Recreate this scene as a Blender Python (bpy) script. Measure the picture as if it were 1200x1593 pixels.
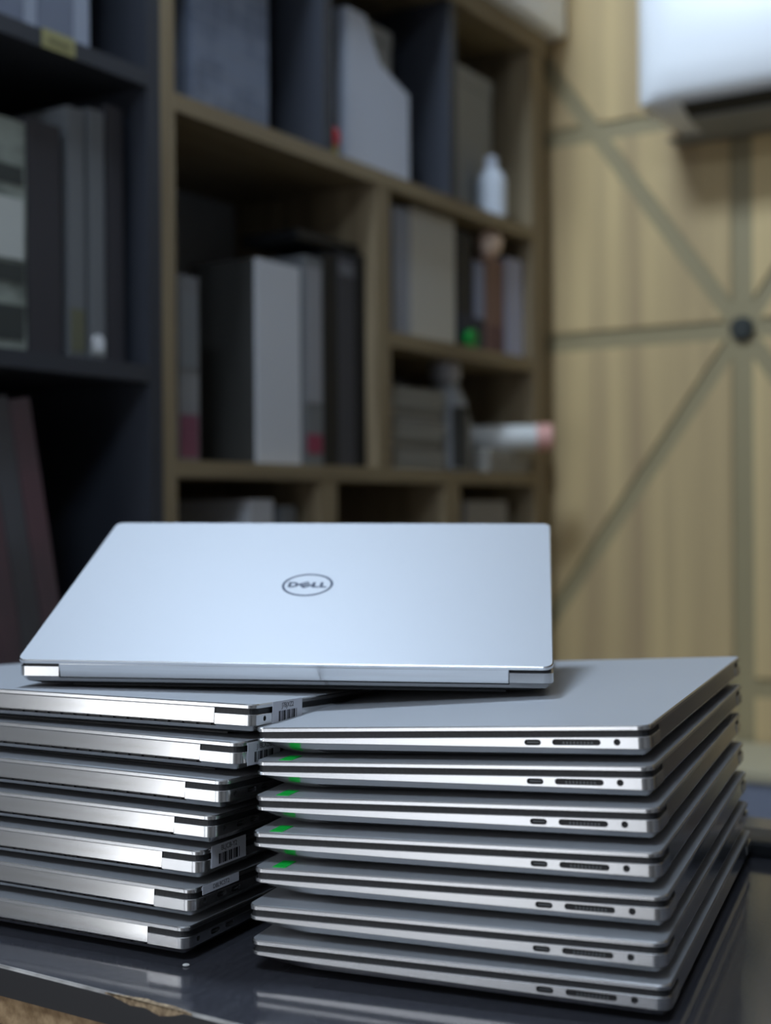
import bpy, bmesh, math, random
from mathutils import Matrix, Vector

for _o in list(bpy.data.objects):
    bpy.data.objects.remove(_o)
S = bpy.context.scene
COL = S.collection
random.seed(7)

# ------------------------------------------------------------------ frame of the room
# Camera stands at x=0,y=0.  u runs along the bookcase wall, n runs into the bookcase wall.
CZ = 0.75 + 0.2545                      # camera height: 25 cm above a 75 cm table
PSI = math.radians(32.4648)
U = Vector((math.sin(PSI), math.cos(PSI), 0)); N = Vector((-math.cos(PSI), math.sin(PSI), 0))
ROOM = math.pi / 2 - PSI                # rotation whose local X is u and local Y is n
ZC = Vector((0, 0, 1))
def room(u, n, z=0.0):                  # z relative to the camera height
    return U * u + N * n + ZC * (CZ + z)

# ------------------------------------------------------------------ camera
PITCH, ROLL, FPX = -0.00287, -0.00746, 2121.95
cam_d = bpy.data.cameras.new('camera'); cam = bpy.data.objects.new('camera', cam_d); COL.objects.link(cam)
cp, sp, cr, sr = math.cos(PITCH), math.sin(PITCH), math.cos(ROLL), math.sin(ROLL)
R_ = Vector((cr, -sp * sr, cp * sr)); U_ = Vector((-sr, -sp * cr, cp * cr)); F_ = Vector((0, cp, sp))
m3 = Matrix((R_, U_, -F_)).transposed()
cam.matrix_world = Matrix.Translation((0, 0, CZ)) @ m3.to_4x4()
cam_d.sensor_fit = 'HORIZONTAL'; cam_d.sensor_width = 36.0; cam_d.lens = FPX / 1200 * 36
cam_d.clip_start = 0.02; cam_d.clip_end = 60
cam_d.dof.use_dof = True; cam_d.dof.focus_distance = 0.80
cam_d.dof.aperture_fstop = cam_d.lens / 10.5   # an aperture 10.5 mm across
cam_d.dof.aperture_blades = 0
S.camera = cam

# ------------------------------------------------------------------ exposure, world, lights
S.view_settings.view_transform = 'Standard'; S.view_settings.look = 'None'
S.view_settings.gamma = 1.0; S.view_settings.use_curve_mapping = False
S.view_settings.exposure = 0.0
S.cycles.use_denoising = True
S.cycles.max_bounces = 8; S.cycles.diffuse_bounces = 4; S.cycles.glossy_bounces = 5
S.cycles.sample_clamp_indirect = 6.0
world = bpy.data.worlds.new('World'); S.world = world; world.use_nodes = True
bg = world.node_tree.nodes['Background']
bg.inputs['Color'].default_value = (0.62, 0.74, 0.95, 1); bg.inputs['Strength'].default_value = 0.5
PANEL_E, FILL_E = 72.0, 26.0                           # emission of the LED ceiling panel and the added fill panel
PANEL_C = (0.66, 0.81, 1.0, 1)
WINDOW_W, WINDOW2_W = 20.0, 46.0          # daylight through the two windows behind the camera
def area(name, loc, direction, sx, sy, power, color):
    l = bpy.data.lights.new(name, 'AREA'); l.shape = 'RECTANGLE'; l.size = sx; l.size_y = sy
    l.energy = power; l.color = color
    o = bpy.data.objects.new(name, l); COL.objects.link(o)
    o.location = loc; o.rotation_euler = Vector(direction).to_track_quat('-Z', 'Z').to_euler()
    return o
WU = -2.0                                # the window wall, behind the camera
area('daylight', room(WU - 0.35, 0.80, 0.15), U, 1.5, 2.4, WINDOW_W, (0.95, 0.97, 1.0))
area('daylight', room(-1.72, 1.53 + 0.25, 0.10), -N, 1.5, 2.3, WINDOW2_W, (0.95, 0.97, 1.0))

# ------------------------------------------------------------------ materials
def s2l(r, g, b):
    f = lambda c: (c / 255 / 12.92) if c / 255 <= 0.04045 else ((c / 255 + 0.055) / 1.055) ** 2.4
    return (f(r), f(g), f(b), 1)
def mat(name, col, rough=0.5, metal=0.0, spec=0.5, noise=None, bump=None, coat=0.0):
    """noise = (scale xyz, second colour, low, high); bump = (scale xyz, strength, distance)"""
    m = bpy.data.materials.new(name); m.use_nodes = True
    nt = m.node_tree; b = nt.nodes['Principled BSDF']
    b.inputs['Base Color'].default_value = col
    b.inputs['Roughness'].default_value = rough; b.inputs['Metallic'].default_value = metal
    b.inputs['Specular IOR Level'].default_value = spec; b.inputs['Coat Weight'].default_value = coat
    b.inputs['Coat Roughness'].default_value = 0.1
    def tex(scale, detail=5):
        tc = nt.nodes.new('ShaderNodeTexCoord'); mp = nt.nodes.new('ShaderNodeMapping')
        mp.inputs['Scale'].default_value = scale
        nt.links.new(tc.outputs['Object'], mp.inputs['Vector'])
        nz = nt.nodes.new('ShaderNodeTexNoise'); nz.inputs['Scale'].default_value = 1.0
        nz.inputs['Detail'].default_value = detail
        nt.links.new(mp.outputs['Vector'], nz.inputs['Vector'])
        return nz
    if noise:
        nz = tex(noise[0]); rp = nt.nodes.new('ShaderNodeValToRGB')
        rp.color_ramp.elements[0].position = noise[2]; rp.color_ramp.elements[1].position = noise[3]
        rp.color_ramp.elements[0].color = col; rp.color_ramp.elements[1].color = noise[1]
        nt.links.new(nz.outputs['Fac'], rp.inputs['Fac']); nt.links.new(rp.outputs['Color'], b.inputs['Base Color'])
    if bump:
        nz = tex(bump[0], 3); bp = nt.nodes.new('ShaderNodeBump')
        bp.inputs['Strength'].default_value = bump[1]; bp.inputs['Distance'].default_value = bump[2]
        nt.links.new(nz.outputs['Fac'], bp.inputs['Height']); nt.links.new(bp.outputs['Normal'], b.inputs['Normal'])
    return m
def emit(name, col, strength):
    m = bpy.data.materials.new(name); m.use_nodes = True; nt = m.node_tree
    nt.nodes.remove(nt.nodes['Principled BSDF'])
    e = nt.nodes.new('ShaderNodeEmission'); e.inputs['Color'].default_value = col; e.inputs['Strength'].default_value = strength
    nt.links.new(e.outputs[0], nt.nodes['Material Output'].inputs[0]); return m
M = {}
M['lid'] = mat('anodised lid', (0.41, 0.422, 0.445, 1), 0.50, 0.36, bump=((900, 900, 900), 0.05, 0.0002))
M['alu'] = mat('anodised edge', (0.80, 0.80, 0.80, 1), 0.24, 1.0)
M['bar'] = mat('brushed hinge cover', (0.78, 0.78, 0.78, 1), 0.17, 1.0, noise=((14, 400, 400), (0.70, 0.69, 0.675, 1), 0.3, 0.75))
M['under'] = mat('dark bottom cover', s2l(58, 60, 62), 0.5, 0.6)  # flat bottom darkened to paint in the shade between stacked laptops
M['black'] = mat('black rubber rim', s2l(22, 23, 26), 0.45)
M['hole'] = mat('dark port', s2l(10, 10, 12), 0.5)
M['portmetal'] = mat('port contact', s2l(95, 98, 100), 0.4, 0.8)
M['chrome'] = mat('dark polished logo', (0.10, 0.12, 0.17, 1), 0.25, 0.6)
M['screen'] = mat('screen glass', s2l(8, 8, 10), 0.08)
M['deckfibre'] = mat('woven palm rest', s2l(20, 20, 22), 0.5, noise=((700, 700, 700), s2l(34, 34, 36), 0.4, 0.6))
M['green'] = mat('green tape', s2l(20, 205, 75), 0.35)
M['sticker'] = mat('white sticker', s2l(215, 215, 222), 0.5)
M['ink'] = mat('black ink', s2l(30, 30, 38), 0.6)
M['tabletop'] = mat('glossy slate laminate', s2l(58, 58, 63), 0.10, 0, 0.6, noise=((260, 260, 260), s2l(70, 70, 76), 0.45, 0.8), bump=((420, 420, 420), 0.06, 0.0004))
M['tableedge'] = mat('dark edge banding', s2l(42, 41, 42), 0.5)
M['wornedge'] = mat('worn pale edge', s2l(175, 168, 160), 0.6, noise=((60, 60, 60), s2l(110, 104, 98), 0.35, 0.7))
M['chip'] = mat('bare chipboard', s2l(176, 152, 120), 0.9, noise=((300, 300, 300), s2l(120, 100, 76), 0.4, 0.6))
def wood(name, a, b, rough, sc, lo=0.35, hi=0.68):
    return mat(name, a, rough, 0, 0.3, noise=(sc, b, lo, hi))
M['tablewood'] = wood('oak board', s2l(176, 148, 112), s2l(128, 102, 72), 0.6, (12, 160, 160))
M['oak'] = wood('oak laminate upright', s2l(152, 136, 108), s2l(122, 106, 82), 0.55, (70, 70, 3))
M['oakh'] = wood('oak laminate shelf', s2l(152, 136, 106), s2l(122, 106, 82), 0.55, (3, 70, 70))
M['slate'] = mat('slate laminate', s2l(54, 57, 65), 0.55, 0, 0.4)
M['slatedark'] = mat('dark slate laminate', s2l(58, 60, 66), 0.6, 0, 0.4)
M['backgrey'] = mat('grey back board', s2l(150, 152, 154), 0.7)
M['wallwood'] = wood('pale oak wall panel', s2l(226, 199, 145), s2l(170, 146, 112), 0.42, (11, 11, 0.45), 0.32, 0.66)
M['groove'] = mat('olive recessed strip', s2l(160, 146, 110), 0.5)
M['hub'] = mat('dark hub', s2l(48, 52, 48), 0.5)
M['plaster'] = mat('pale wall paint', s2l(146, 144, 142), 0.8)
M['ceil'] = mat('white ceiling paint', s2l(232, 234, 238), 0.85)
M['floor'] = mat('grey floor tile', s2l(104, 94, 84), 0.16, noise=((4, 4, 4), s2l(88, 79, 70), 0.4, 0.6))
M['whiteplastic'] = mat('white plastic', s2l(250, 251, 251), 0.35)
M['vane'] = mat('grey vent vane', s2l(150, 150, 146), 0.5)
M['dark'] = mat('near black', s2l(16, 17, 20), 0.55)
M['led'] = emit('LED diffuser', PANEL_C, PANEL_E); M['led2'] = emit('LED diffuser behind', PANEL_C, FILL_E)
M['frame'] = mat('white frame', s2l(225, 226, 228), 0.5)
def book(name, rgb, rough=0.6, second=None, sc=(40, 40, 40), lo=0.4, hi=0.6):
    return mat(name, s2l(*rgb), rough, noise=(sc, s2l(*second), lo, hi) if second else None)
# clear pane: lets daylight in, keeps a faint reflection
gm = bpy.data.materials.new('window glass'); gm.use_nodes = True
_nt = gm.node_tree; _nt.nodes.remove(_nt.nodes['Principled BSDF'])
_t = _nt.nodes.new('ShaderNodeBsdfTransparent'); _g = _nt.nodes.new('ShaderNodeBsdfGlossy'); _x = _nt.nodes.new('ShaderNodeMixShader')
_g.inputs['Roughness'].default_value = 0.02; _x.inputs[0].default_value = 0.06
_nt.links.new(_t.outputs[0], _x.inputs[1]); _nt.links.new(_g.outputs[0], _x.inputs[2])
_nt.links.new(_x.outputs[0], _nt.nodes['Material Output'].inputs[0])

# ------------------------------------------------------------------ mesh helpers
def finish(bm, name, m, parent=None, smooth=False, ang=20):
    bmesh.ops.recalc_face_normals(bm, faces=bm.faces)
    me = bpy.data.meshes.new(name); bm.to_mesh(me); bm.free()
    if smooth:
        for p in me.polygons: p.use_smooth = True
        me.set_sharp_from_angle(angle=math.radians(ang))
    me.materials.append(m)
    o = bpy.data.objects.new(name, me); COL.objects.link(o)
    if parent: o.parent = parent
    return o
def box(bm, x0, x1, y0, y1, z0, z1, bev=0.0):
    g = bmesh.ops.create_cube(bm, size=1.0)
    for v in g['verts']:
        v.co = Vector(((x0 + x1) / 2 + v.co.x * (x1 - x0), (y0 + y1) / 2 + v.co.y * (y1 - y0), (z0 + z1) / 2 + v.co.z * (z1 - z0)))
    if bev:
        es = {e for v in g['verts'] for e in v.link_edges}
        bmesh.ops.bevel(bm, geom=list(es), offset=bev, segments=2, profile=0.6, affect='EDGES')
    return g['verts']
def boxo(name, m, x0, x1, y0, y1, z0, z1, parent=None, bev=0.0):
    bm = bmesh.new(); box(bm, x0, x1, y0, y1, z0, z1, bev); return finish(bm, name, m, parent)
def loft(bm, rings, cap=True):
    vs = [[bm.verts.new(p) for p in r] for r in rings]
    k = len(vs[0])
    for a, b in zip(vs, vs[1:]):
        for i in range(k): bm.faces.new((a[i], a[(i + 1) % k], b[(i + 1) % k], b[i]))
    if cap:
        bm.faces.new(list(reversed(vs[0]))); bm.faces.new(vs[-1])
def lathe(bm, prof, seg=20, axis='Z', at=(0, 0, 0)):
    rings = []
    for r, h in prof:
        ring = []
        for i in range(seg):
            a = 2 * math.pi * i / seg; c, s = r * math.cos(a), r * math.sin(a)
            p = {'Z': (c, s, h), 'X': (h, c, s), 'Y': (s, h, c)}[axis]
            ring.append((p[0] + at[0], p[1] + at[1], p[2] + at[2]))
        rings.append(ring)
    loft(bm, rings)
def prism(bm, poly, f0, f1):
    """polygon swept between two mappings of its 2-D points"""
    loft(bm, [[f0(*p) for p in poly], [f1(*p) for p in poly]])
def empty(name, loc, rz=0.0):
    o = bpy.data.objects.new(name, None); COL.objects.link(o); o.location = loc; o.rotation_euler = (0, 0, rz)
    o.empty_display_size = 0.05; return o
def tag(o, label=None, cat=None, group=None, kind=None):
    if label: o['label'] = label
    if cat: o['category'] = cat
    if group: o['group'] = group
    if kind: o['kind'] = kind
    return o
def copy_tree(o, parent=None):
    c = o.copy(); COL.objects.link(c)
    if parent: c.parent = parent
    for ch in list(o.children): copy_tree(ch, c)
    return c
def rthing(name, u, n, z, label, cat, group=None, rz=0.0):
    return tag(empty(name, room(u, n, z), ROOM + rz), label, cat, group)
def txt(name, s, size, m, parent, mw):
    c = bpy.data.curves.new(name, 'FONT'); c.body = s; c.size = size; c.extrude = 0.00003
    c.align_x = 'CENTER'; c.align_y = 'CENTER'; c.materials.append(m)
    f = bpy.data.objects.new(name, c); COL.objects.link(f)
    me = bpy.data.meshes.new_from_object(f.evaluated_get(bpy.context.evaluated_depsgraph_get()))
    bpy.data.objects.remove(f)
    if not me.materials: me.materials.append(m)
    o = bpy.data.objects.new(name, me); COL.objects.link(o); o.parent = parent; o.matrix_local = mw
    return o

# ------------------------------------------------------------------ the room
U0, U1, N0, N1, H = WU, 2.55, -2.3, 1.53, 2.72
FL, CE = -CZ, H - CZ
def rbox(name, m, u0, u1, n0, n1, z0, z1, parent=None, bev=0.0, kind=None):
    """box given in room axes, heights relative to the camera, object placed at the room's corner"""
    o = boxo(name, m, u0, u1, n0, n1, z0, z1, parent, bev)
    if not parent: o.location = (0, 0, CZ); o.rotation_euler = (0, 0, ROOM)
    if kind: o['kind'] = kind
    return o
rbox('floor', M['floor'], U0, U1, N0, N1, FL - 0.1, FL, kind='structure')
rbox('ceiling', M['ceil'], U0, U1, N0, N1, CE, CE + 0.1, kind='structure')
bm = bmesh.new(); vu0, vu1, vz0, vz1 = -1.96, -1.06, -1.0, 1.22      # a second window, left of the bookcases
for a in ((U0, vu0, FL, CE), (vu1, U1, FL, CE), (vu0, vu1, FL, vz0), (vu0, vu1, vz1, CE)):
    box(bm, a[0], a[1], N1, N1 + .12, a[2], a[3])
wl = finish(bm, 'wall_left', M['plaster']); wl.location = (0, 0, CZ); wl.rotation_euler = (0, 0, ROOM); wl['kind'] = 'structure'
win = empty('window_2', (0, 0, CZ), ROOM); win['kind'] = 'structure'
bm = bmesh.new()
for a in ((vu0, vu0 + .05, vz0, vz1), (vu1 - .05, vu1, vz0, vz1), (vu0, vu1, vz0, vz0 + .05), (vu0, vu1, vz1 - .05, vz1)):
    box(bm, a[0], a[1], N1 + .04, N1 + .09, a[2], a[3])
finish(bm, 'window_frame', M['frame'], win)
boxo('pane', gm, vu0 + .05, vu1 - .05, N1 + .062, N1 + .068, vz0 + .05, vz1 - .05, win)
rbox('wall_right', M['plaster'], U0, U1, N0 - 0.12, N0, FL, CE, kind='structure')
wb = rbox('wall_back', M['groove'], U1, U1 + 0.12, N0, N1, FL, CE, kind='structure')
# wall behind the camera, with a window opening
bm = bmesh.new(); wn0, wn1, wz0, wz1 = 0.20, 1.40, -1.0, 1.22
for a in ((N0, wn0, FL, CE), (wn1, N1, FL, CE), (wn0, wn1, FL, wz0), (wn0, wn1, wz1, CE)):
    box(bm, U0 - 0.12, U0, a[0], a[1], a[2], a[3])
wf = finish(bm, 'wall_front', M['plaster']); wf.location = (0, 0, CZ); wf.rotation_euler = (0, 0, ROOM); wf['kind'] = 'structure'
win = empty('window_1', (0, 0, CZ), ROOM); win['kind'] = 'structure'
bm = bmesh.new()
for a in ((wn0, wn0 + .05, wz0, wz1), (wn1 - .05, wn1, wz0, wz1), (wn0, wn1, wz0, wz0 + .05), (wn0, wn1, wz1 - .05, wz1), (.775, .825, wz0, wz1)):
    box(bm, U0 - 0.09, U0 - 0.04, *a)
finish(bm, 'window_frame', M['frame'], win)
for a, b in ((wn0 + .05, .775), (.825, wn1 - .05)):
    boxo('pane', gm, U0 - 0.068, U0 - 0.062, a, b, wz0 + .05, wz1 - .05, win)
# the wood panelling: a lattice of grooves splits the far wall into separate boards
AN, AZ, K = 0.815, 0.335, 1.40
lines = [((1, 0), AN, .021), ((1, 0), AN - 1.42, .021), ((0, 1), AZ, .019), ((0, 1), .752, .019), ((0, 1), -.344, .019)]
for sg in (1, -1):
    l = math.hypot(K, 1)
    for dn in (0, -1.42): lines.append(((K * sg / l, 1 / l), (K * sg * (AN + dn) + AZ) / l, .017))
def clip(poly, nrm, d):
    out = []
    for i in range(len(poly)):
        a, b = poly[i], poly[(i + 1) % len(poly)]
        da = nrm[0] * a[0] + nrm[1] * a[1] - d; db = nrm[0] * b[0] + nrm[1] * b[1] - d
        if da >= 0: out.append(a)
        if da * db < 0: t = da / (da - db); out.append((a[0] + (b[0] - a[0]) * t, a[1] + (b[1] - a[1]) * t))
    return out
cells = [[(N0, FL + .09), (N1, FL + .09), (N1, CE), (N0, CE)]]
for nrm, d, hw in lines:
    nxt = []
    for c in cells:
        for q in (clip(c, nrm, d + hw), clip(c, (-nrm[0], -nrm[1]), -d + hw)):
            if len(q) > 2: nxt.append(q)
    cells = nxt
for c in cells:
    A = abs(sum(c[i][0] * c[(i + 1) % len(c)][1] - c[(i + 1) % len(c)][0] * c[i][1] for i in range(len(c)))) / 2
    if A < 4e-4: continue
    bm = bmesh.new(); prism(bm, c, lambda a, b: (U1, a, b), lambda a, b: (U1 - .006, a, b))
    finish(bm, 'panel', M['wallwood'], wb)
bm = bmesh.new(); lathe(bm, [(.023, U1), (.023, U1 - .010), (.018, U1 - .014)], 16, 'X', (0, AN, AZ)); finish(bm, 'lattice_hub', M['hub'], wb)
bb = rbox('baseboard_back', M['slatedark'], U1 - .014, U1, N0, N1, FL, FL + .085, kind='structure')
# ceiling panels; the second is added as fill light
for i, (u, n) in enumerate(((1.2, 1.10), (-.75, -.05))):
    sz = (.37, .6)[i] / .6
    t = rthing('ceiling_light', u, n, CE - .03, 'square LED ceiling panel ' + ('close to the bookcases, the smaller one', 'near the middle of the room')[i], 'light')
    bm = bmesh.new()
    for a in ((-.32, .32, -.32, -.30), (-.32, .32, .30, .32), (-.32, -.30, -.3, .3), (.30, .32, -.3, .3)): box(bm, *(q * sz for q in a), 0, .03)
    finish(bm, 'frame', M['frame'], t); boxo('diffuser', M['led' if i == 0 else 'led2'], -.3 * sz, .3 * sz, -.3 * sz, .3 * sz, .004, .02, t)

# ------------------------------------------------------------------ bookcases
C0, C1 = 1.2, 1.5                         # front and back of the cases along n
S1, S2, S3, S4, TOP = .552, .293, .066, -.275, .945
bc = rthing('bookcase', 0, 0, 0, 'oak-edged bookcase with slate dividers standing by the panelled wall', 'bookcase')
def part(name, m, parent, u0, u1, z0, z1, n0=C0, n1=C1): return boxo(name, m, u0, u1, n0, n1, z0, z1, parent)
part('upright', M['oak'], bc, 1.347, 1.374, FL, TOP - .04)
part('upright', M['oak'], bc, 1.866, 1.908, S3, S1 - .024, C0 + .001)
part('upright', M['oak'], bc, 2.435, 2.492, FL, TOP - .04)
part('upright', M['oak'], bc, 1.705, 1.748, S4, S3 - .023, C0 + .001)
part('upright', M['oak'], bc, 2.083, 2.138, S4, S3 - .023, C0 + .001)
part('shelf', M['oakh'], bc, 1.374, 2.435, S1 - .024, S1)
part('shelf', M['oakh'], bc, 1.908, 2.435, S2 - .025, S2, C0 + .002)
part('shelf', M['oakh'], bc, 1.374, 2.435, S3 - .023, S3)
part('shelf', M['oakh'], bc, 1.374, 2.435, S4 - .024, S4)
part('shelf', M['oakh'], bc, 1.374, 2.435, FL + .06, FL + .084)
part('top_board', M['oakh'], bc, 1.347, 2.50, TOP - .04, TOP, C0 - .004)
part('divider', M['slate'], bc, 1.721, 1.747, S1, TOP - .04, C0 + .003)
part('divider', M['slate'], bc, 2.112, 2.138, S1, TOP - .04, C0 + .003)
part('back_panel', M['backgrey'], bc, 1.374, 2.435, FL + .06, S1 - .024, C1 - .006)
part('back_panel', M['slatedark'], bc, 1.374, 2.435, S1, TOP - .04, C1 - .006)
L1, L2, L3 = .567, .186, -.290
bl = rthing('bookcase', 0, 0, 0, 'slate grey bookcase at the left edge, dark inside', 'bookcase')
part('upright', M['slate'], bl, 1.322, 1.3465, FL, TOP - .04)
part('upright', M['slate'], bl, .55, .575, FL, TOP - .04)
for z in (L1, L2, L3, FL + .084): part('shelf', M['slatedark'], bl, .575, 1.322, z - .021, z)
part('top_board', M['slatedark'], bl, .55, 1.3465, TOP - .04, TOP)
part('back_panel', M['dark'], bl, .575, 1.322, FL + .06, TOP - .04, C1 - .006)
t = rthing('shelf_tag', 1.166, C0 - .0022, .557, 'small yellow tag stuck on the dark shelf edge at top left', 'tag')
boxo('card', book('yellow card', (158, 152, 104)), -.026, .026, 0, .002, -.011, .011, t)
boxo('print', book('tag print', (120, 116, 80)), -.018, .018, -.0004, 0, -.004, .003, t)

# ------------------------------------------------------------------ things on the shelves
def volume(name, label, cat, group, u0, u1, z0, z1, m, n0=1.222, depth=.20, pages=None, tilt=0.0, bands=(), spine=None):
    """a book or binder: cover shell with spine at the front, page block between the covers"""
    w, h = u1 - u0, z1 - z0
    t = rthing(name, u0, n0, z0, label, cat, group)
    if tilt: t.rotation_euler = (0, tilt, ROOM); t.rotation_mode = 'XYZ'
    if tilt: t.matrix_world = Matrix.Translation(room(u0, n0, z0)) @ Matrix.Rotation(ROOM, 4, 'Z') @ Matrix.Rotation(tilt, 4, 'Y')
    th = min(.003, w * .15)
    bm = bmesh.new()
    box(bm, 0, th, .003, depth, 0, h); box(bm, w - th, w, .003, depth, 0, h)
    finish(bm, 'cover', m, t)
    boxo('spine', spine or m, 0, w, 0, .004, 0, h, t, .0009)
    boxo('page_block', pages or PAGES, th, w - th, .004, depth - .004, .003, h - .004, t)
    for (a, b, bmtl) in bands: boxo('spine_label', bmtl, w * .08, w * .92, -.0008, .0002, h * a, h * b, t)
    return t
PAGES = book('page edges', (190, 188, 180), .8, (160, 158, 150), (3, 3, 300))
GREY1 = book('grey cloth', (112, 114, 116)); GREY2 = book('dark grey cloth', (56, 54, 59)); BLK = book('black binder board', (11, 11, 14))
WHT = book('white binder board', (205, 206, 210)); LBL = book('pale label', (196, 198, 192)); DKL = book('dark print', (58, 62, 60))
GP = 'volumes on the left bookcase middle shelf'
GRN = book('greenish white spine', (150, 156, 146), .6, (84, 90, 84), (10, 10, 26))
volume('book', 'thick greenish-white book with dark printed bands at the left edge of the middle shelf', 'book', GP, 1.070, 1.134, L2, .458, GRN, depth=.2, bands=((.05, .2, DKL), (.30, .38, DKL), (.4, .66, LBL), (.72, .8, DKL)))
volume('book', 'pale narrow book cut by the picture edge on the dark middle shelf', 'book', GP, 1.012, 1.066, L2, .452, GRN, depth=.2, bands=((.4, .66, LBL),))
volume('book', 'wide charcoal book right of the greenish-white book', 'book', GP, 1.137, 1.190, L2, .466, GREY2)
volume('book', 'grey slim book with a yellowish foot, left of the white-dotted one', 'book', GP, 1.203, 1.230, L2, .496, GREY1, bands=((.03, .2, book('olive print', (104, 104, 82))),))
volume('book', 'grey slim book with a white round label low on its spine', 'book', GP, 1.238, 1.265, L2, .502, GREY1, bands=((.03, .055, LBL),))
o = bmesh.new(); lathe(o, [(.0105, -.0016), (.0105, .0)], 16, 'Y', (.0135, 0, .024))
finish(o, 'round_label', book('white dot', (235, 236, 238)), [x for x in COL.objects if x.get('label', '').startswith('grey slim book with a white')][0])
volume('book', 'dark slim book at the right end of the dark middle shelf', 'book', GP, 1.271, 1.299, L2, .514, GREY2)
GQ = 'volumes on the left bookcase top shelf'
BG = book('blue grey board', (112, 118, 134)); PAL = book('pale blue board', (150, 156, 170))
volume('binder', 'blue-grey binder at the left end of the top dark shelf', 'binder', GQ, 1.06, 1.130, L1, .86, BG)
volume('binder', 'narrow pale binder between two blue-grey binders on the top dark shelf', 'binder', GQ, 1.133, 1.154, L1, .86, PAL)
volume('binder', 'wide blue-grey binder above the yellow shelf tag', 'binder', GQ, 1.156, 1.212, L1, .87, BG)
volume('binder', 'pale narrow binder at the right end of the top dark shelf', 'binder', GQ, 1.214, 1.241, L1, .88, PAL)
# leaning boards low on the left
MAU = book('mauve board', (104, 78, 84), .6, (78, 72, 74), (6, 6, 5)); GRM = book('grey board', (88, 88, 92), .6, (70, 64, 64), (6, 6, 5))
for i, (m, lb) in enumerate(((MAU, 'mauve folio leaning at lower left, outermost of three'), (GRM, 'grey folio leaning between two mauve folios at lower left'), (MAU, 'mauve folio at the picture edge behind the leaning grey folio'))):
    volume('folio', lb, 'folio', 'folios leaning on the low dark shelf', 1.176 - i * .0345, 1.208 - i * .0345, L3 + .0065, L3 + .425, m, n0=1.215, depth=.22, tilt=math.radians(-10.6))
# middle compartment
GM = 'binders in the middle oak compartment'
DIM = book('dim grey board', (110, 110, 112), .6, (140, 138, 138), (4, 4, 6))
volume('binder', 'dim grey binder with a maroon foot, leftmost in the oak compartment', 'binder', GM, 1.402, 1.446, S3, .318, DIM, depth=.18, bands=((.02, .25, book('maroon band', (118, 66, 84))), (.5, .9, GREY1)))
SLIP = book('dark slipcase', (62, 61, 58))
volume('binder', 'wide white binder with dark side standing in the oak compartment', 'binder', GM, 1.574, 1.684, S3, .366, SLIP, depth=.125, pages=WHT, spine=WHT)
volume('binder', 'narrow light grey binder with a red spot low on the spine', 'binder', GM, 1.695, 1.742, S3, .388, GREY1, depth=.2, bands=((.3, .95, book('light grey paper', (150, 150, 154))), (.06, .15, book('red spot', (140, 50, 78)))))
volume('binder', 'black binder right of the light grey binder', 'binder', GM, 1.745, 1.784, S3, .400, BLK)
volume('binder', 'charcoal binder between two black binders', 'binder', GM, 1.786, 1.833, S3, .405, book('charcoal board', (62, 62, 68)), bands=((.9, .96, book('steel ring', (110, 110, 116))),))
volume('binder', 'black binder against the oak upright', 'binder', GM, 1.835, 1.864, S3, .412, BLK)
t = rthing('tablet_case', 1.690, 1.232, .4125, 'black flat case lying across the binder tops', 'case')  # black slab put in for the shade over the binders
boxo('case_shell', M['dark'], 0, .174, 0, .11, 0, .017, t, .004); boxo('zip', M['black'], 0.002, .172, -.0008, .0, .006, .010, t)
# upper row
def carton(name, label, cat, group, u0, u1, z0, z1, n0, n1, m, lid=None, bev=.003, rz=0, lidh=.25):
    t = rthing(name, u0, n0, z0, label, cat, group, rz); w, h, d = u1 - u0, z1 - z0, n1 - n0
    boxo('carton_body', m, 0, w, 0, d, 0, h * (1 - lidh), t, bev)
    boxo('carton_lid', lid or m, -.0015, w + .0015, -.0015, d + .0015, h * (1 - lidh), h, t, bev)
    return t
GRID = mat('printed blue grey carton', s2l(116, 124, 142), 0.6, noise=((16, 16, 16), s2l(98, 106, 124), .45, .55))
t = carton('carton', 'blue-grey printed carton with pale grid lines on the upper oak shelf', 'box', None, 1.462, 1.640, S1, .872, 1.245, 1.30, GRID, lidh=.2)
bm = bmesh.new(); gl = book('pale grid', (128, 135, 150))
for i in range(1, 5): box(bm, .178 * i / 5 - .001, .178 * i / 5 + .001, -.0004, .0002, .01, .25)
for i in range(1, 7): box(bm, .004, .174, -.0004, .0002, .32 * i / 9 - .001, .32 * i / 9 + .001)
finish(bm, 'grid_print', gl, t)
carton('carton', 'tall grey carton behind the pale blue magazine file', 'box', None, 1.875, 2.035, S1, .835, 1.275, 1.40, book('grey carton', (136, 134, 130)), lidh=.1)
t = rthing('magazine_file', 1.835, 1.235, S1, 'pale blue magazine file with a slanted top beside a red bottle', 'file')
MF = book('pale blue card', (200, 206, 220)); prof = [(0, 0), (.192, 0), (.192, .165), (.10, .195), (.055, .262), (0, .262)]
bm = bmesh.new(); prism(bm, prof, lambda a, b: (a, 0, b), lambda a, b: (a, .003, b)); finish(bm, 'side', MF, t)
bm = bmesh.new(); prism(bm, prof, lambda a, b: (a, .032, b), lambda a, b: (a, .035, b)); finish(bm, 'side', MF, t)
bm = bmesh.new(); box(bm, 0, .003, .003, .032, 0, .262); box(bm, .189, .192, .003, .032, 0, .165); box(bm, .003, .189, .003, .032, 0, .003); finish(bm, 'spine', MF, t)
boxo('papers', PAGES, .01, .18, .008, .027, .004, .155, t)
t = rthing('glue_bottle', 1.768, 1.222, S1, 'tiny red-topped yellow bottle at the shelf edge by the magazine file', 'bottle')
bm = bmesh.new(); lathe(bm, [(.010, 0), (.011, .003), (.011, .016), (.009, .019)]); finish(bm, 'bottle_body', book('yellow plastic', (190, 176, 60), .4), t, True)
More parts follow.
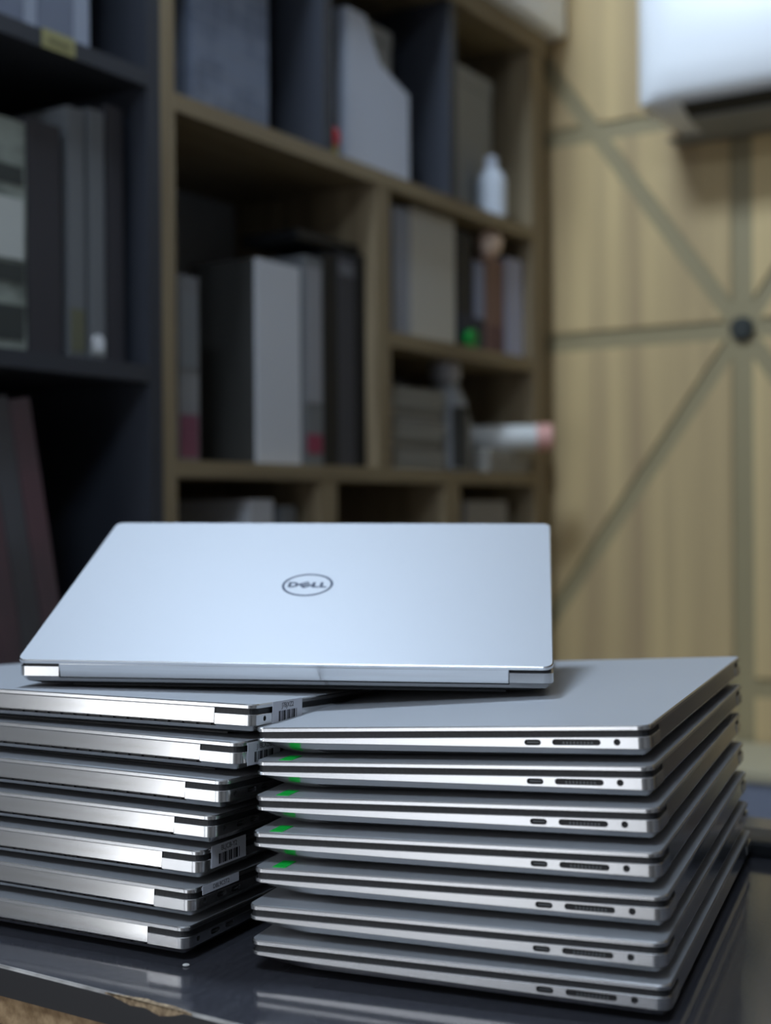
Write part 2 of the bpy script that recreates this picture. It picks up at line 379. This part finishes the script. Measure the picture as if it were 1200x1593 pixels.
bm = bmesh.new(); lathe(bm, [(.0135, .019), (.0145, .022), (.0145, .040), (.010, .046)]); finish(bm, 'bottle_cap', book('red plastic', (226, 52, 62), .4), t, True)
carton('carton', 'grey carton in the upper right oak compartment', 'box', None, 2.212, 2.385, S1, .838, 1.262, 1.40, book('warm grey carton', (150, 150, 146)), lidh=.12)
t = rthing('spray_bottle', 2.325, 1.232, S1, 'small white bottle in front of the grey carton at upper right', 'bottle')
bm = bmesh.new(); lathe(bm, [(.026, 0), (.029, .004), (.029, .075), (.020, .092), (.012, .098)]); finish(bm, 'bottle_body', book('white bottle', (222, 228, 236), .35), t, True)
bm = bmesh.new(); lathe(bm, [(.013, .098), (.013, .118), (.010, .121)]); finish(bm, 'bottle_cap', book('white cap', (205, 210, 220), .35), t, True)
# right compartment, upper
GR = 'volumes in the right oak compartment'
volume('binder', 'wide off-white binder with a grey side in the right compartment', 'binder', GR, 2.008, 2.162, S2, .522, book('off white board', (186, 182, 174)), depth=.16, spine=book('off white spine', (196, 192, 182)))
volume('binder', 'blue-grey binder half hidden behind the oak upright', 'binder', GR, 1.952, 2.004, S2, .512, book('blue grey board 2', (150, 154, 166)), depth=.2)
volume('binder', 'black binder right of the off-white binder', 'binder', GR, 2.168, 2.226, S2, .505, book('navy black board', (16, 20, 32)), bands=((.1, .3, book('navy print', (24, 34, 60))),))
volume('book', 'short blue-white book beside the black binder', 'book', GR, 2.230, 2.276, S2, .462, book('dark navy cover', (40, 46, 66)), bands=((.36, .98, book('blue white label', (140, 148, 176))),))
volume('book', 'brown book under the peach ball', 'book', GR, 2.280, 2.352, S2, .474, book('brown cover', (136, 104, 94)), bands=((.02, .3, book('rose print', (110, 78, 80))),))
volume('book', 'lavender-grey book beside the brown book', 'book', GR, 2.366, 2.398, S2, .486, book('lavender cover', (176, 178, 200)))
volume('book', 'white-lavender book against the right oak upright', 'book', GR, 2.400, 2.434, S2, .488, book('white lavender cover', (205, 207, 228)))
t = rthing('ball_ornament', 2.312, 1.232, .474, 'peach ball ornament resting on the brown book', 'ornament')
bm = bmesh.new(); lathe(bm, [(.008, 0), (.013, .0015), (.012, .005), (.006, .0055)]); finish(bm, 'foot', book('ornament foot', (200, 160, 130)), t, True)
bm = bmesh.new(); bmesh.ops.create_uvsphere(bm, u_segments=20, v_segments=12, radius=.027, matrix=Matrix.Translation((0, 0, .030))); finish(bm, 'ball', book('peach plastic', (250, 220, 196), .4), t, True)
t = rthing('tape_roll', 2.205, 1.206, S2, 'green tape roll standing on the shelf edge below the black binder', 'tape')
bm = bmesh.new(); lathe(bm, [(.017, 0), (.017, .012)], 20, 'Y', (0, 0, .0172)); finish(bm, 'tape', book('green tape roll', (0, 146, 56), .4), t, True)
bm = bmesh.new(); lathe(bm, [(.008, -.0008), (.008, .0125)], 16, 'Y', (0, 0, .0172)); finish(bm, 'core', book('green core', (0, 96, 40)), t, True)
# right compartment, lower
zz = S3
SG = [book('grey paper stack a', (126, 128, 126)), book('grey paper stack b', (112, 114, 114)), book('grey paper stack c', (120, 122, 128))]
for i in range(8):
    h = (.0165, .019, .0175, .0185)[i % 4]
    t = rthing('notebook', 1.953 + .004 * ((i * 5) % 3 - 1), 1.222 + .003 * ((i * 7) % 3), zz, ('lowest grey notebook in the flat stack on the oak shelf', 'second grey notebook from the bottom of the flat stack', 'third grey notebook from the bottom of the flat stack', 'fourth grey notebook from the bottom of the flat stack', 'fourth grey notebook from the top of the flat stack', 'third grey notebook from the top of the flat stack', 'second grey notebook from the top of the flat stack', 'topmost grey notebook of the flat stack on the oak shelf')[i], 'notebook', 'grey notebooks stacked flat')
    boxo('cover', SG[i % 3], 0, .176, 0, .22, 0, .0022, t); boxo('cover', SG[i % 3], 0, .176, 0, .22, h - .0026, h - .0004, t)
    boxo('page_block', PAGES, .003, .174, .003, .217, .0022, h - .0026, t)
    zz += h
t = rthing('spray_can', 2.192, 1.262, S3, 'grey tapered canister with pale round cap beside the notebook stack', 'canister')
bm = bmesh.new(); lathe(bm, [(.044, 0), (.047, .004), (.047, .09), (.040, .13), (.024, .162), (.022, .168)], 24); finish(bm, 'can_body', book('grey can', (158, 160, 162), .45), t, True)
bm = bmesh.new(); lathe(bm, [(.026, .168), (.029, .172), (.029, .196), (.022, .206), (.010, .209)], 24); finish(bm, 'cap', book('pale cap', (205, 205, 212), .4), t, True)
bm = bmesh.new()
def arc(r, a0, a1, k): return [(r * math.cos(a0 + (a1 - a0) * i / k), r * math.sin(a0 + (a1 - a0) * i / k)) for i in range(k + 1)]
pl = arc(.0478, -2.35, -1.55, 6) + list(reversed(arc(.0465, -2.35, -1.55, 6)))
prism(bm, pl, lambda a, b: (a, b, .006), lambda a, b: (a, b, .118)); finish(bm, 'dark_label', book('dark label', (54, 54, 52)), t)
carton('carton', 'flat beige carton under the white paper roll', 'box', None, 2.256, 2.425, S3, .1105, 1.205, 1.40, book('beige carton', (150, 146, 138)), lidh=.5)
carton('carton', 'low grey carton behind the white paper roll', 'box', None, 2.285, 2.424, .1105, .182, 1.33, 1.45, book('dull grey carton', (110, 110, 104)), lidh=.3)
t = rthing('paper_roll', 2.335, 1.262, .1346, 'white paper roll with pink end sticking out over the beige carton', 'roll', None, 0)
t.rotation_euler = (0, 0, ROOM - math.radians(62))
bm = bmesh.new(); lathe(bm, [(.008, -.07), (.024, -.07), (.024, .105), (.008, .105)], 24, 'X'); finish(bm, 'paper', book('white paper', (222, 222, 218)), t, True)
bm = bmesh.new(); lathe(bm, [(.0235, .105), (.0255, .107), (.0255, .134), (.021, .137)], 24, 'X'); finish(bm, 'end_cap', book('pink plastic', (226, 168, 156), .5), t, True)
# bottom row, only the tops show
volume('book', 'white book low in the oak bookcase, just above the top laptop lid', 'book', None, 1.556, 1.612, S4, .014, WHT)
volume('book', 'grey narrow book right of the low white book', 'book', None, 1.634, 1.668, S4, .004, GREY1)
carton('carton', 'pale grey carton at lower right of the oak bookcase, above the top laptop', 'box', None, 2.200, 2.365, S4, .012, 1.225, 1.42, book('pale grey carton', (150, 146, 142)), lidh=.2)
# white box on top of the case
t = rthing('storage_box', 2.06, 1.165, TOP, 'glossy white storage box on top of the oak bookcase', 'box')
boxo('box_body', M['whiteplastic'], 0, .470, 0, .28, 0, .20, t, .012); boxo('box_lid', M['whiteplastic'], -.004, .474, -.004, .284, .2005, .235, t, .010)

# ------------------------------------------------------------------ air conditioner on the panelled wall
ac = rthing('air_conditioner', U1 - .006, .10, .70, 'white wall air conditioner with dark outlet at upper right', 'air conditioner')
W_ = .852
prof = [(0, 0), (-.075, .0), (-.155, .012), (-.198, .030), (-.212, .050), (-.215, .09), (-.212, .21), (-.198, .262), (-.165, .288), (-.12, .295), (0, .295)]
bm = bmesh.new()
rings = []
for f, ins in ((0, .05), (.008, .032), (.022, .016), (.045, .005), (.08, 0), (W_ - .08, 0), (W_ - .045, .005), (W_ - .022, .016), (W_ - .008, .032), (W_, .05)):
    rings.append([(max(min(a, 0), -.215 + ins) if a < 0 else 0, f, min(max(b, ins), .295 - ins)) for a, b in prof])
loft(bm, rings); finish(bm, 'housing', M['whiteplastic'], ac, True, 50)
def strip(name, m, pts, y0, y1):
    bm = bmesh.new(); prism(bm, pts, lambda a, b: (a, y0, b), lambda a, b: (a, y1, b)); return finish(bm, name, m, ac)
strip('outlet', M['dark'], [(-.150, .0095), (-.186, .0235), (-.1885, .0205), (-.152, .006)], .09, W_ - .09)
strip('vane', M['vane'], [(-.060, -.004), (-.149, .007), (-.150, .003), (-.060, -.009)], .09, W_ - .09)
strip('underside_tray', M['vane'], [(-.002, -.003), (-.058, -.003), (-.058, 0), (-.002, 0)], .012, W_ - .012)

# ------------------------------------------------------------------ bench by the far wall
be = rthing('bench', 2.26, .76, FL, 'low bench with beige top and blue-grey front by the panelled wall', 'bench')
boxo('bench_top', book('beige laminate', (190, 180, 150)), 0, .275, -.39, .50, .540, .5585, be, .002)
boxo('front_board', book('blue grey board 3', (128, 134, 150)), .006, .022, -.38, .49, .465, .540, be)
for y in (-.36, .44): boxo('leg', M['slatedark'], .03, .24, y, y + .04, 0, .540, be)
ca_ = rthing('cabinet', 2.14, -.35, FL, 'tall dark brown cabinet against the panelled wall, right of the bench', 'cabinet')
DKB = book('dark brown veneer', (66, 56, 48), .4, (52, 44, 38), (30, 30, 2))
boxo('cabinet_body', DKB, .02, .395, -.70, .69, .06, 1.62, ca_)
for a, b in ((-.695, -.003), (.003, .685)):
    d = boxo('door', DKB, 0, .019, a, b, .07, 1.61, ca_); boxo('handle', M['alu'], -.02, -.008, (b - .05 if a < 0 else a + .04), (b - .04 if a < 0 else a + .05), .8, 1.0, d)
boxo('plinth', M['dark'], .04, .395, -.68, .67, 0, .06, ca_)

# ------------------------------------------------------------------ table
TZ = -.2545
tb = rthing('table', 0, 0, FL, 'glossy dark slate table with chipped front edge under the laptops', 'table')
t0, t1, tn0, tn1 = .526, 1.10, -.95, .86
HT = .75
boxo('tabletop', M['tabletop'], t0 + .0012, t1, tn0, tn1, HT - .0165, HT, tb)
boxo('edge_band', M['tableedge'], t0, t0 + .0012, tn0, tn1, HT - .0165, HT - .0009, tb)
bm = bmesh.new(); prism(bm, [(t0 + .0001, HT - .0009), (t0 + .0014, HT + .0001), (t0 + .0026, HT + .0001), (t0 + .0014, HT - .0009)], lambda a, b: (a, tn0, b), lambda a, b: (a, tn1, b)); finish(bm, 'worn_edge', M['wornedge'], tb)
boxo('under_board', M['tablewood'], t0 + .0035, t1 - .004, tn0, tn1, HT - .034, HT - .0165, tb)
boxo('frame_rail', M['dark'], t0 + .03, t0 + .06, tn0 + .05, tn1 - .05, HT - .085, HT - .034, tb)
boxo('frame_rail', M['dark'], t1 - .06, t1 - .03, tn0 + .05, tn1 - .05, HT - .085, HT - .034, tb)
for a in (t0 + .03, t1 - .07):
    for b in (tn0 + .05, tn1 - .09): boxo('leg', M['dark'], a, a + .04, b, b + .04, 0, HT - .034, tb)
bm = bmesh.new()                              # the broken-out patch on the front edge
cn = [(.452, 0), (.458, .0022), (.468, .0042), (.478, .0034), (.487, .0046), (.495, .0028), (.503, .0018), (.512, 0)]
prism(bm, [(n, d) for n, d in cn], lambda a, b: (t0 + b - .0003, a, HT - .0004), lambda a, b: (t0 + b - .0003, a, HT + .0003))
prism(bm, [(.455, 0), (.512, 0), (.504, .0016), (.494, .0036), (.484, .0028), (.474, .0052), (.465, .0034)], lambda a, b: (t0 + .0003, a, HT + .0003 - b), lambda a, b: (t0 - .0003, a, HT + .0003 - b))
finish(bm, 'chipped_patch', M['chip'], tb)
bm = bmesh.new(); bmesh.ops.create_icosphere(bm, subdivisions=2, radius=.0016)
for v in bm.verts: v.co.z *= .5; v.co.x *= 1.3
cr_ = finish(bm, 'paper_crumb', book('white crumb', (215, 214, 210))); cr_.location = room(.580, .503, TZ + .0008)
tag(cr_, 'tiny white paper crumb on the table before the left stack', 'crumb')
t = rthing('power_adapter', .995, .215, TZ, 'flat black adapter on the table behind the right stack', 'adapter')
boxo('adapter_body', M['black'], -.022, .022, -.06, .112, 0, .012, t, .003)
bm = bmesh.new(); lathe(bm, [(.0022, -.085), (.0026, -.06)], 10, 'Y', (0, 0, .006)); finish(bm, 'cable_boot', M['dark'], t)

# ------------------------------------------------------------------ the laptop
LW, LD, LH, WED = .3444, .2301, .020244, .008475
RC = .0062
def outline(ins, zf, k=14):
    """rounded rectangle, y=0 at the hinge side; zf(y) gives the height"""
    x0, x1, y0, y1 = -LW / 2 + ins, LW / 2 - ins, ins, LD - ins
    r = max(RC - ins, .0015); pts = []
    def arc_(cx, cy, a):
        for i in range(6):
            t = a + math.pi / 2 * i / 5; pts.append((cx + r * math.cos(t), cy + r * math.sin(t)))
    g = .0004                             # a vertex just off each corner keeps the long faces flat
    ys = [y0 + r + g] + [y0 + r + (y1 - y0 - 2 * r) * i / k for i in range(1, k)] + [y1 - r - g]
    pts += [(x1, y) for y in ys]
    arc_(x1 - r, y1 - r, 0); pts += [(x1 - r - g, y1), (x0 + r + g, y1)]
    arc_(x0 + r, y1 - r, math.pi / 2); pts += [(x0, y) for y in reversed(ys)]
    arc_(x0 + r, y0 + r, math.pi); pts += [(x0 + r + g, y0), (x1 - r - g, y0)]
    arc_(x1 - r, y0 + r, 1.5 * math.pi)
    return [(x, y, zf(y)) for x, y in pts]
def sm(a, b, x): t = min(max((x - a) / (b - a), 0), 1); return t * t * (3 - 2 * t)
wz = lambda z: (lambda y: z - WED * y)
zlid, zlb, zdk, zbt = wz(LH), wz(LH - .0027), wz(LH - .0028), wz(LH - .0060)
zlow = lambda y: .0079 + .0021 * (y / LD) + .0006 * sm(LD - .03, LD, y)
zbev = lambda y: .0044 + .0012 * (y / LD) + .0036 * sm(LD - .035, LD, y)
zbot = lambda y: .0022 + .0034 * sm(LD - .03, LD, y)
HX, HY, HZ = 0.0, .003, .0115            # hinge axis
def pill(bm, x0, x1, yc, zc, w, h, seg=6):
    r = min(w, h) / 2; pts = []; d_ = max(w / 2 - r, 4e-5)
    for s, a0 in ((1, -math.pi / 2), (-1, math.pi / 2)):
        for i in range(seg + 1):
            a = a0 + math.pi * i / seg; pts.append((yc + s * d_ + r * math.cos(a), zc + r * math.sin(a)))
    prism(bm, pts, lambda y, z: (x0, y, z), lambda y, z: (x1, y, z))
R_PORTS = [('usb_port', .0630, .0092, .0031), ('card_slot', .0392, .0262, .0032), ('audio_jack', .0175, .0036, .0036)]
L_PORTS = [('lock_slot', .0115, .0032, .0036), ('usb_port', .0285, .0092, .0031), ('usb_port', .0430, .0092, .0031)]
PZ = .01155
def shift(o, mo):                        # keep world place while moving the origin to the hinge
    o.data.transform(Matrix.Translation((-mo[0], -mo[1], -mo[2]))); o.location = mo
def make_laptop():
    root = empty('laptop', (0, 0, 0))
    bm = bmesh.new()
    loft(bm, [outline(.012, zbot), outline(.0040, zbev), outline(.0012, lambda y: zlow(y) - .0006), outline(0, zlow), outline(0, lambda y: zbt(y) - .0003), outline(.0003, zbt)])
    bmesh.ops.triangulate(bm, faces=[f for f in bm.faces if len(f.verts) > 4])
    base = finish(bm, 'base', M['alu'], root, True)
    cut = bmesh.new()
    box(cut, -LW / 2 + .0272, LW / 2 - .0272, -.01, .0125, .0066, .03)
    for nm, y, w, h in R_PORTS: pill(cut, -LW / 2 - .01, -LW / 2 + .0035, y, PZ - WED * y, w, h)
    for nm, y, w, h in L_PORTS: pill(cut, LW / 2 - .0035, LW / 2 + .01, y, PZ - WED * y, w, h)
    co = finish(cut, 'cutter', M['hole'])
    md = base.modifiers.new('b', 'BOOLEAN'); md.object = co; md.operation = 'DIFFERENCE'; md.solver = 'EXACT'
    dg = bpy.context.evaluated_depsgraph_get()
    me = bpy.data.meshes.new_from_object(base.evaluated_get(dg)); base.modifiers.clear(); base.data = me
    me.set_sharp_from_angle(angle=math.radians(20))
    while len(me.materials) > 1: me.materials.pop()
    me.materials.append(M['under'])
    for p in me.polygons: p.material_index = 1 if (p.normal.z < -.93 and p.center.z < .0062) else 0
    bpy.data.objects.remove(co)
    for side, ports in ((-1, R_PORTS), (1, L_PORTS)):
        for nm, y, w, h in ports:
            bm = bmesh.new(); a = side * (LW / 2 - .0036); b = side * (LW / 2 - .0013)
            pill(bm, min(a, b), max(a, b), y, PZ - WED * y, w - .0002, h - .0002)
            p = finish(bm, nm, M['hole'], root)
            if nm == 'usb_port':
                bm = bmesh.new(); c = side * (LW / 2 - .0006); box(bm, min(b, c), max(b, c), y - .0031, y + .0031, PZ - WED * y - .0003, PZ - WED * y + .0003); finish(bm, 'contact_tongue', M['portmetal'], p)
            if nm == 'card_slot':
                bm = bmesh.new(); c = side * (LW / 2 - .0010)
                for i in range(9): box(bm, min(b, c), max(b, c), y - .0085 + i * .0019, y - .0075 + i * .0019, PZ - WED * y - .0012, PZ - WED * y + .0001)
                finish(bm, 'contact_pins', M['portmetal'], p)
    bm = bmesh.new(); loft(bm, [outline(.0013, lambda y: zbt(y) - .0002), outline(.0013, zdk)])
    deck = finish(bm, 'palm_rest', M['deckfibre'], root)
    cut = bmesh.new(); box(cut, -LW / 2 + .0272, LW / 2 - .0272, -.01, .0125, .0066, .03); co = finish(cut, 'cutter', M['hole'])
    md = deck.modifiers.new('b', 'BOOLEAN'); md.object = co; md.operation = 'DIFFERENCE'; md.solver = 'EXACT'
    dg = bpy.context.evaluated_depsgraph_get()
    me = bpy.data.meshes.new_from_object(deck.evaluated_get(dg)); deck.modifiers.clear(); deck.data = me
    while len(me.materials) > 1: me.materials.pop()
    bpy.data.objects.remove(co)
    # lid, hinged
    bm = bmesh.new(); loft(bm, [outline(.0004, zlb), outline(0, lambda y: zlb(y) + .0003), outline(0, lambda y: zlid(y) - .0007), outline(.0007, zlid)])
    lid = finish(bm, 'lid', M['lid'], root, True); lid.data.materials.append(M['alu'])
    for p_ in lid.data.polygons: p_.material_index = 0 if abs(p_.normal.z) > .9 else 1
    shift(lid, (HX, HY, HZ))
    bm = bmesh.new(); box(bm, -LW / 2 + .0275, LW / 2 - .0275, .0001, .0085, .0080, LH - .0026, .0006)
    hb_ = [v for v in bm.verts if v.co.y < .004]
    for v in hb_: v.co.y += .0007 * (v.co.z - .0080) / .0096
    hc = finish(bm, 'hinge_cover', M['bar'], lid); hc.data.materials.append(M['black'])
    for p_ in hc.data.polygons: p_.material_index = 1 if abs(p_.normal.x) > .9 else 0  # bar ends painted black for the shade in the hinge notches
    hc.data.transform(Matrix.Translation((-HX, -HY, -HZ)))
    # exhaust slot under the hinge cover
    v = boxo('exhaust_vent', M['black'], -LW / 2 + .0275, LW / 2 - .0275, .0042, .0120, .0067, .0079, root)
    bm = bmesh.new()
    for i in range(29):
        x = -.140 + i * .010; box(bm, x - .0008, x + .0008, .0026, .0043, .0067, .0078)
    fins = finish(bm, 'vent_fins', M['under'], v); fins['kind'] = 'stuff'
    boxo('rubber_foot', M['black'], -LW / 2 + .030, LW / 2 - .030, .0195, .0265, 0, .0026, root)
    boxo('rubber_foot', M['black'], -LW / 2 + .030, LW / 2 - .030, LD - .055, LD - .048, 0, .0026, root)
    return root
LAP = make_laptop()
def kid(root, name): return [c for c in root.children if c.name.split('.')[0] == name]
H6 = LH
ZL0 = -.234365                            # lid height of the lowest laptops, relative to the camera
RIGHT = [(.13719, .66437, .37347), (.13594, .66746, .37382), (.13834, .67632, .37009), (.13648, .68174, .37402), (.13726, .69097, .37300), (.13605, .69730, .38385), (.13527, .70225, .38611)]
LEFT = [(-.11329, .76289, .48074), (-.11005, .76668, .48643), (-.10590, .77179, .46966), (-.09872, .77097, .47862), (-.09223, .76973, .48837), (-.08451, .77720, .48887), (-.07618, .78634, .44013)]
ORD = ['lowest', 'second from the bottom', 'third from the bottom', 'middle one', 'third from the top', 'second from the top', 'topmost']
first = True
def place(mat4, label, group):
    global first
    o = LAP if first else copy_tree(LAP_SRC)
    first = False
    o.matrix_world = mat4; tag(o, label, 'laptop', group); return o
LAP_SRC = copy_tree(LAP)                  # pristine source for copies, removed at the end
def stick(root, y0, y1, z0, z1, code, bars=True, tilt=0.0):
    """white service sticker on the +x side; its print are sub-parts"""
    x = LW / 2 + .0003
    bm = bmesh.new(); box(bm, -.00015, .00015, 0, y1 - y0, 0, z1 - z0)
    s = finish(bm, 'barcode_sticker', M['sticker'], root); s['label'] = 'white sticker with a printed code'
    s.matrix_local = Matrix.Translation((x, y0, z0)) @ Matrix.Rotation(tilt, 4, 'X')
    w, h = y1 - y0, z1 - z0
    mt = Matrix(((0, 0, 1, .0002), (1, 0, 0, w * .5), (0, 1, 0, h * (.78 if bars else .5)), (0, 0, 0, 1)))
    txt('code_print', code, .0042 if bars else .0036, M['ink'], s, mt)
    if bars:
        bm = bmesh.new(); yy = w * .2; k = 0
        while yy < w * .80:
            bw = (.0016, .0006, .0010, .0022, .0006, .0013)[k % 6]
            box(bm, .0002, .00028, yy, yy + bw, h * .10, h * .56); yy += bw + (.0006, .0011, .0007, .0005, .0014)[k % 5]; k += 1
        finish(bm, 'barcode_print', M['ink'], s)
for i, (x, y, yaw) in enumerate(RIGHT):
    rot = Matrix.Rotation(math.pi / 2 - yaw, 4, 'Z') @ Matrix.Rotation(-i * WED, 4, 'X')
    p = Vector((x, y, CZ + ZL0 + LH * i)) - (rot @ Vector((-LW / 2, 0, LH)))
    lb = f'silver laptop, {ORD[i]} of the right stack' + (', green tape on its lid' if 2 <= i <= 5 else '')
    o = place(Matrix.Translation(p) @ rot, lb, 'laptops in the right stack')
    if 2 <= i <= 5:
        lid = kid(o, 'lid')[0]
        dy = (0, 0, .0115, .0110, .0135, .0150)[i]
        bm = bmesh.new(); yy = LD - dy - .0075
        vs = box(bm, -LW / 2 + .0035, -LW / 2 + .018, yy, yy + .0078, 0, .0003)
        for v in vs: v.co.z += zlid(v.co.y) + .00005; v.co -= Vector((HX, HY, HZ))
        g = finish(bm, 'green_tape', M['green'], lid); g['label'] = 'strip of green tape'
for i, (x, y, yaw) in enumerate(LEFT):
    rot = Matrix.Rotation(-yaw, 4, 'Z') @ Matrix.Rotation(-i * WED, 4, 'X')
    p = Vector((x, y, CZ + ZL0 + LH * i)) - (rot @ Vector((LW / 2, 0, LH)))
    st = {6: ', barcode sticker on its side', 5: ', shaded barcode sticker on its side', 2: ', large barcode sticker on its side', 1: ', narrow sticker on its side'}.get(i, '')
    o = place(Matrix.Translation(p) @ rot, f'silver laptop, {ORD[i]} of the left stack' + st, 'laptops in the left stack')
    if i == 6: stick(o, .0200, .0560, .0068, .0203, 'J7BJXZ2')
    if i == 5: stick(o, .0085, .0430, .0060, .0190, 'J1BLXD2')
    if i == 2: stick(o, .0100, .0460, .0085, .0212, 'BLJCB-Y2')
    if i == 1: stick(o, .0090, .0455, .0152, .0202, 'DBL9C5T2', False)

# ------------------------------------------------------------------ the open laptop lying across both stacks
yaw, roll, pit = .11081, .0085, -.012
rot = Matrix.Rotation(-yaw, 4, 'Z') @ Matrix.Rotation(roll, 4, 'Y') @ Matrix.Rotation(pit, 4, 'X')
LIDT = .3839 - pit + WED
# lid rear corner must land where the photograph has it
lr = Matrix.Translation((HX, HY, HZ)) @ Matrix.Rotation(LIDT, 4, 'X') @ Matrix.Translation((-HX, -HY, -HZ))
corner = rot @ (lr @ Vector((-LW / 2, 0, LH)))
p = Vector((-.23916, .87999, CZ + ZL0 + 6 * .020244 + .0168)) - corner
top = place(Matrix.Translation(p) @ rot, 'silver laptop lying across both stacks, lid half lifted, round logo facing us', 'laptop across the stacks')
lid = kid(top, 'lid')[0]; lid.rotation_euler = (LIDT, 0, 0)
# logo: ring and four letters, standing 0.15 mm proud of the lid
def ring_poly(bm, ro, ri, k=64):
    a = [[(r * math.cos(2 * math.pi * i / k), r * math.sin(2 * math.pi * i / k), z) for i in range(k)] for r, z in ((ro, 0), (ro, .0002), (ri, .0002), (ri, 0))]
    vs = [[bm.verts.new(q) for q in r] for r in a]
    for q in range(4):
        b, c = vs[q], vs[(q + 1) % 4]
        for i in range(k): bm.faces.new((b[i], b[(i + 1) % k], c[(i + 1) % k], c[i]))
LY = LD / 2 + .001
def logo_obj(bm, name):
    o = finish(bm, name, M['chrome'], lid)
    o.matrix_local = Matrix.Translation((-HX, LY - HY, zlid(LY) - HZ)) @ Matrix.Rotation(-WED, 4, 'X'); return o
bm = bmesh.new(); ring_poly(bm, .0182, .0164); logo_obj(bm, 'logo_ring')
def up(bm, poly): prism(bm, poly, lambda a, b: (a, b, 0), lambda a, b: (a, b, .0002))
hh, T_ = .0042, .0019
bm = bmesh.new()                          # D
x0, x1 = -.0138, -.0066
k = 10
outer = [(x0, -hh)] + [(x1 - .0040 + .0042 * math.cos(a), hh * math.sin(a)) for a in [-math.pi / 2 + math.pi * i / k for i in range(k + 1)]] + [(x0, hh)]
inner = [(x0 + .0021, -hh + T_)] + [(x1 - .0042 + .0023 * math.cos(a), (hh - T_) * math.sin(a)) for a in [-math.pi / 2 + math.pi * i / k for i in range(k + 1)]] + [(x0 + .0021, hh - T_)]
for z in (0, .0002):
    pass
vo = [[bm.verts.new((a, b, z)) for a, b in outer] for z in (0, .0002)]; vi = [[bm.verts.new((a, b, z)) for a, b in inner] for z in (0, .0002)]
n_ = len(outer)
for i in range(n_):
    j = (i + 1) % n_
    bm.faces.new((vo[0][i], vo[0][j], vo[1][j], vo[1][i])); bm.faces.new((vi[0][j], vi[0][i], vi[1][i], vi[1][j]))
    bm.faces.new((vo[1][i], vo[1][j], vi[1][j], vi[1][i])); bm.faces.new((vo[0][j], vo[0][i], vi[0][i], vi[0][j]))
logo_obj(bm, 'letter')
bm = bmesh.new()                          # the slanted E
ca, sa = math.cos(math.radians(36)), math.sin(math.radians(36))
def rt(pl): return [(-.0014 + a * ca - b * sa, a * sa + b * ca) for a, b in pl]
for q in ((-.0040, -.0022, -.0040, .0040), (-.0022, .0040, -.0040, -.0022), (-.0022, .0036, -.0009, .0009), (-.0022, .0040, .0022, .0040)):
    up(bm, rt([(q[0], q[2]), (q[1], q[2]), (q[1], q[3]), (q[0], q[3])]))
logo_obj(bm, 'letter')
for lx in (.0034, .0089):                 # L L
    bm = bmesh.new(); up(bm, [(lx, -hh), (lx + .0051, -hh), (lx + .0051, -hh + T_), (lx + .0021, -hh + T_), (lx + .0021, hh), (lx, hh)]); logo_obj(bm, 'letter')
# screen and keyboard of the open one
bm = bmesh.new(); vs = box(bm, -LW / 2 + .004, LW / 2 - .004, .016, LD - .004, -.0006, .0001)
for v in vs: v.co.z += zlb(v.co.y); v.co -= Vector((HX, HY, HZ))
finish(bm, 'screen', M['screen'], lid)
bm = bmesh.new()
for r in range(5):
    for c in range(14): box(bm, -.133 + c * .0191, -.133 + c * .0191 + .0165, .035 + r * .0185, .035 + r * .0185 + .016, zdk(.08) - .001, zdk(.08) + .0004)
kb = finish(bm, 'keyboard', M['black'], kid(top, 'palm_rest')[0]); kb['kind'] = 'stuff'
def remove_tree(o):
    for c in list(o.children): remove_tree(c)
    bpy.data.objects.remove(o)
remove_tree(LAP_SRC)
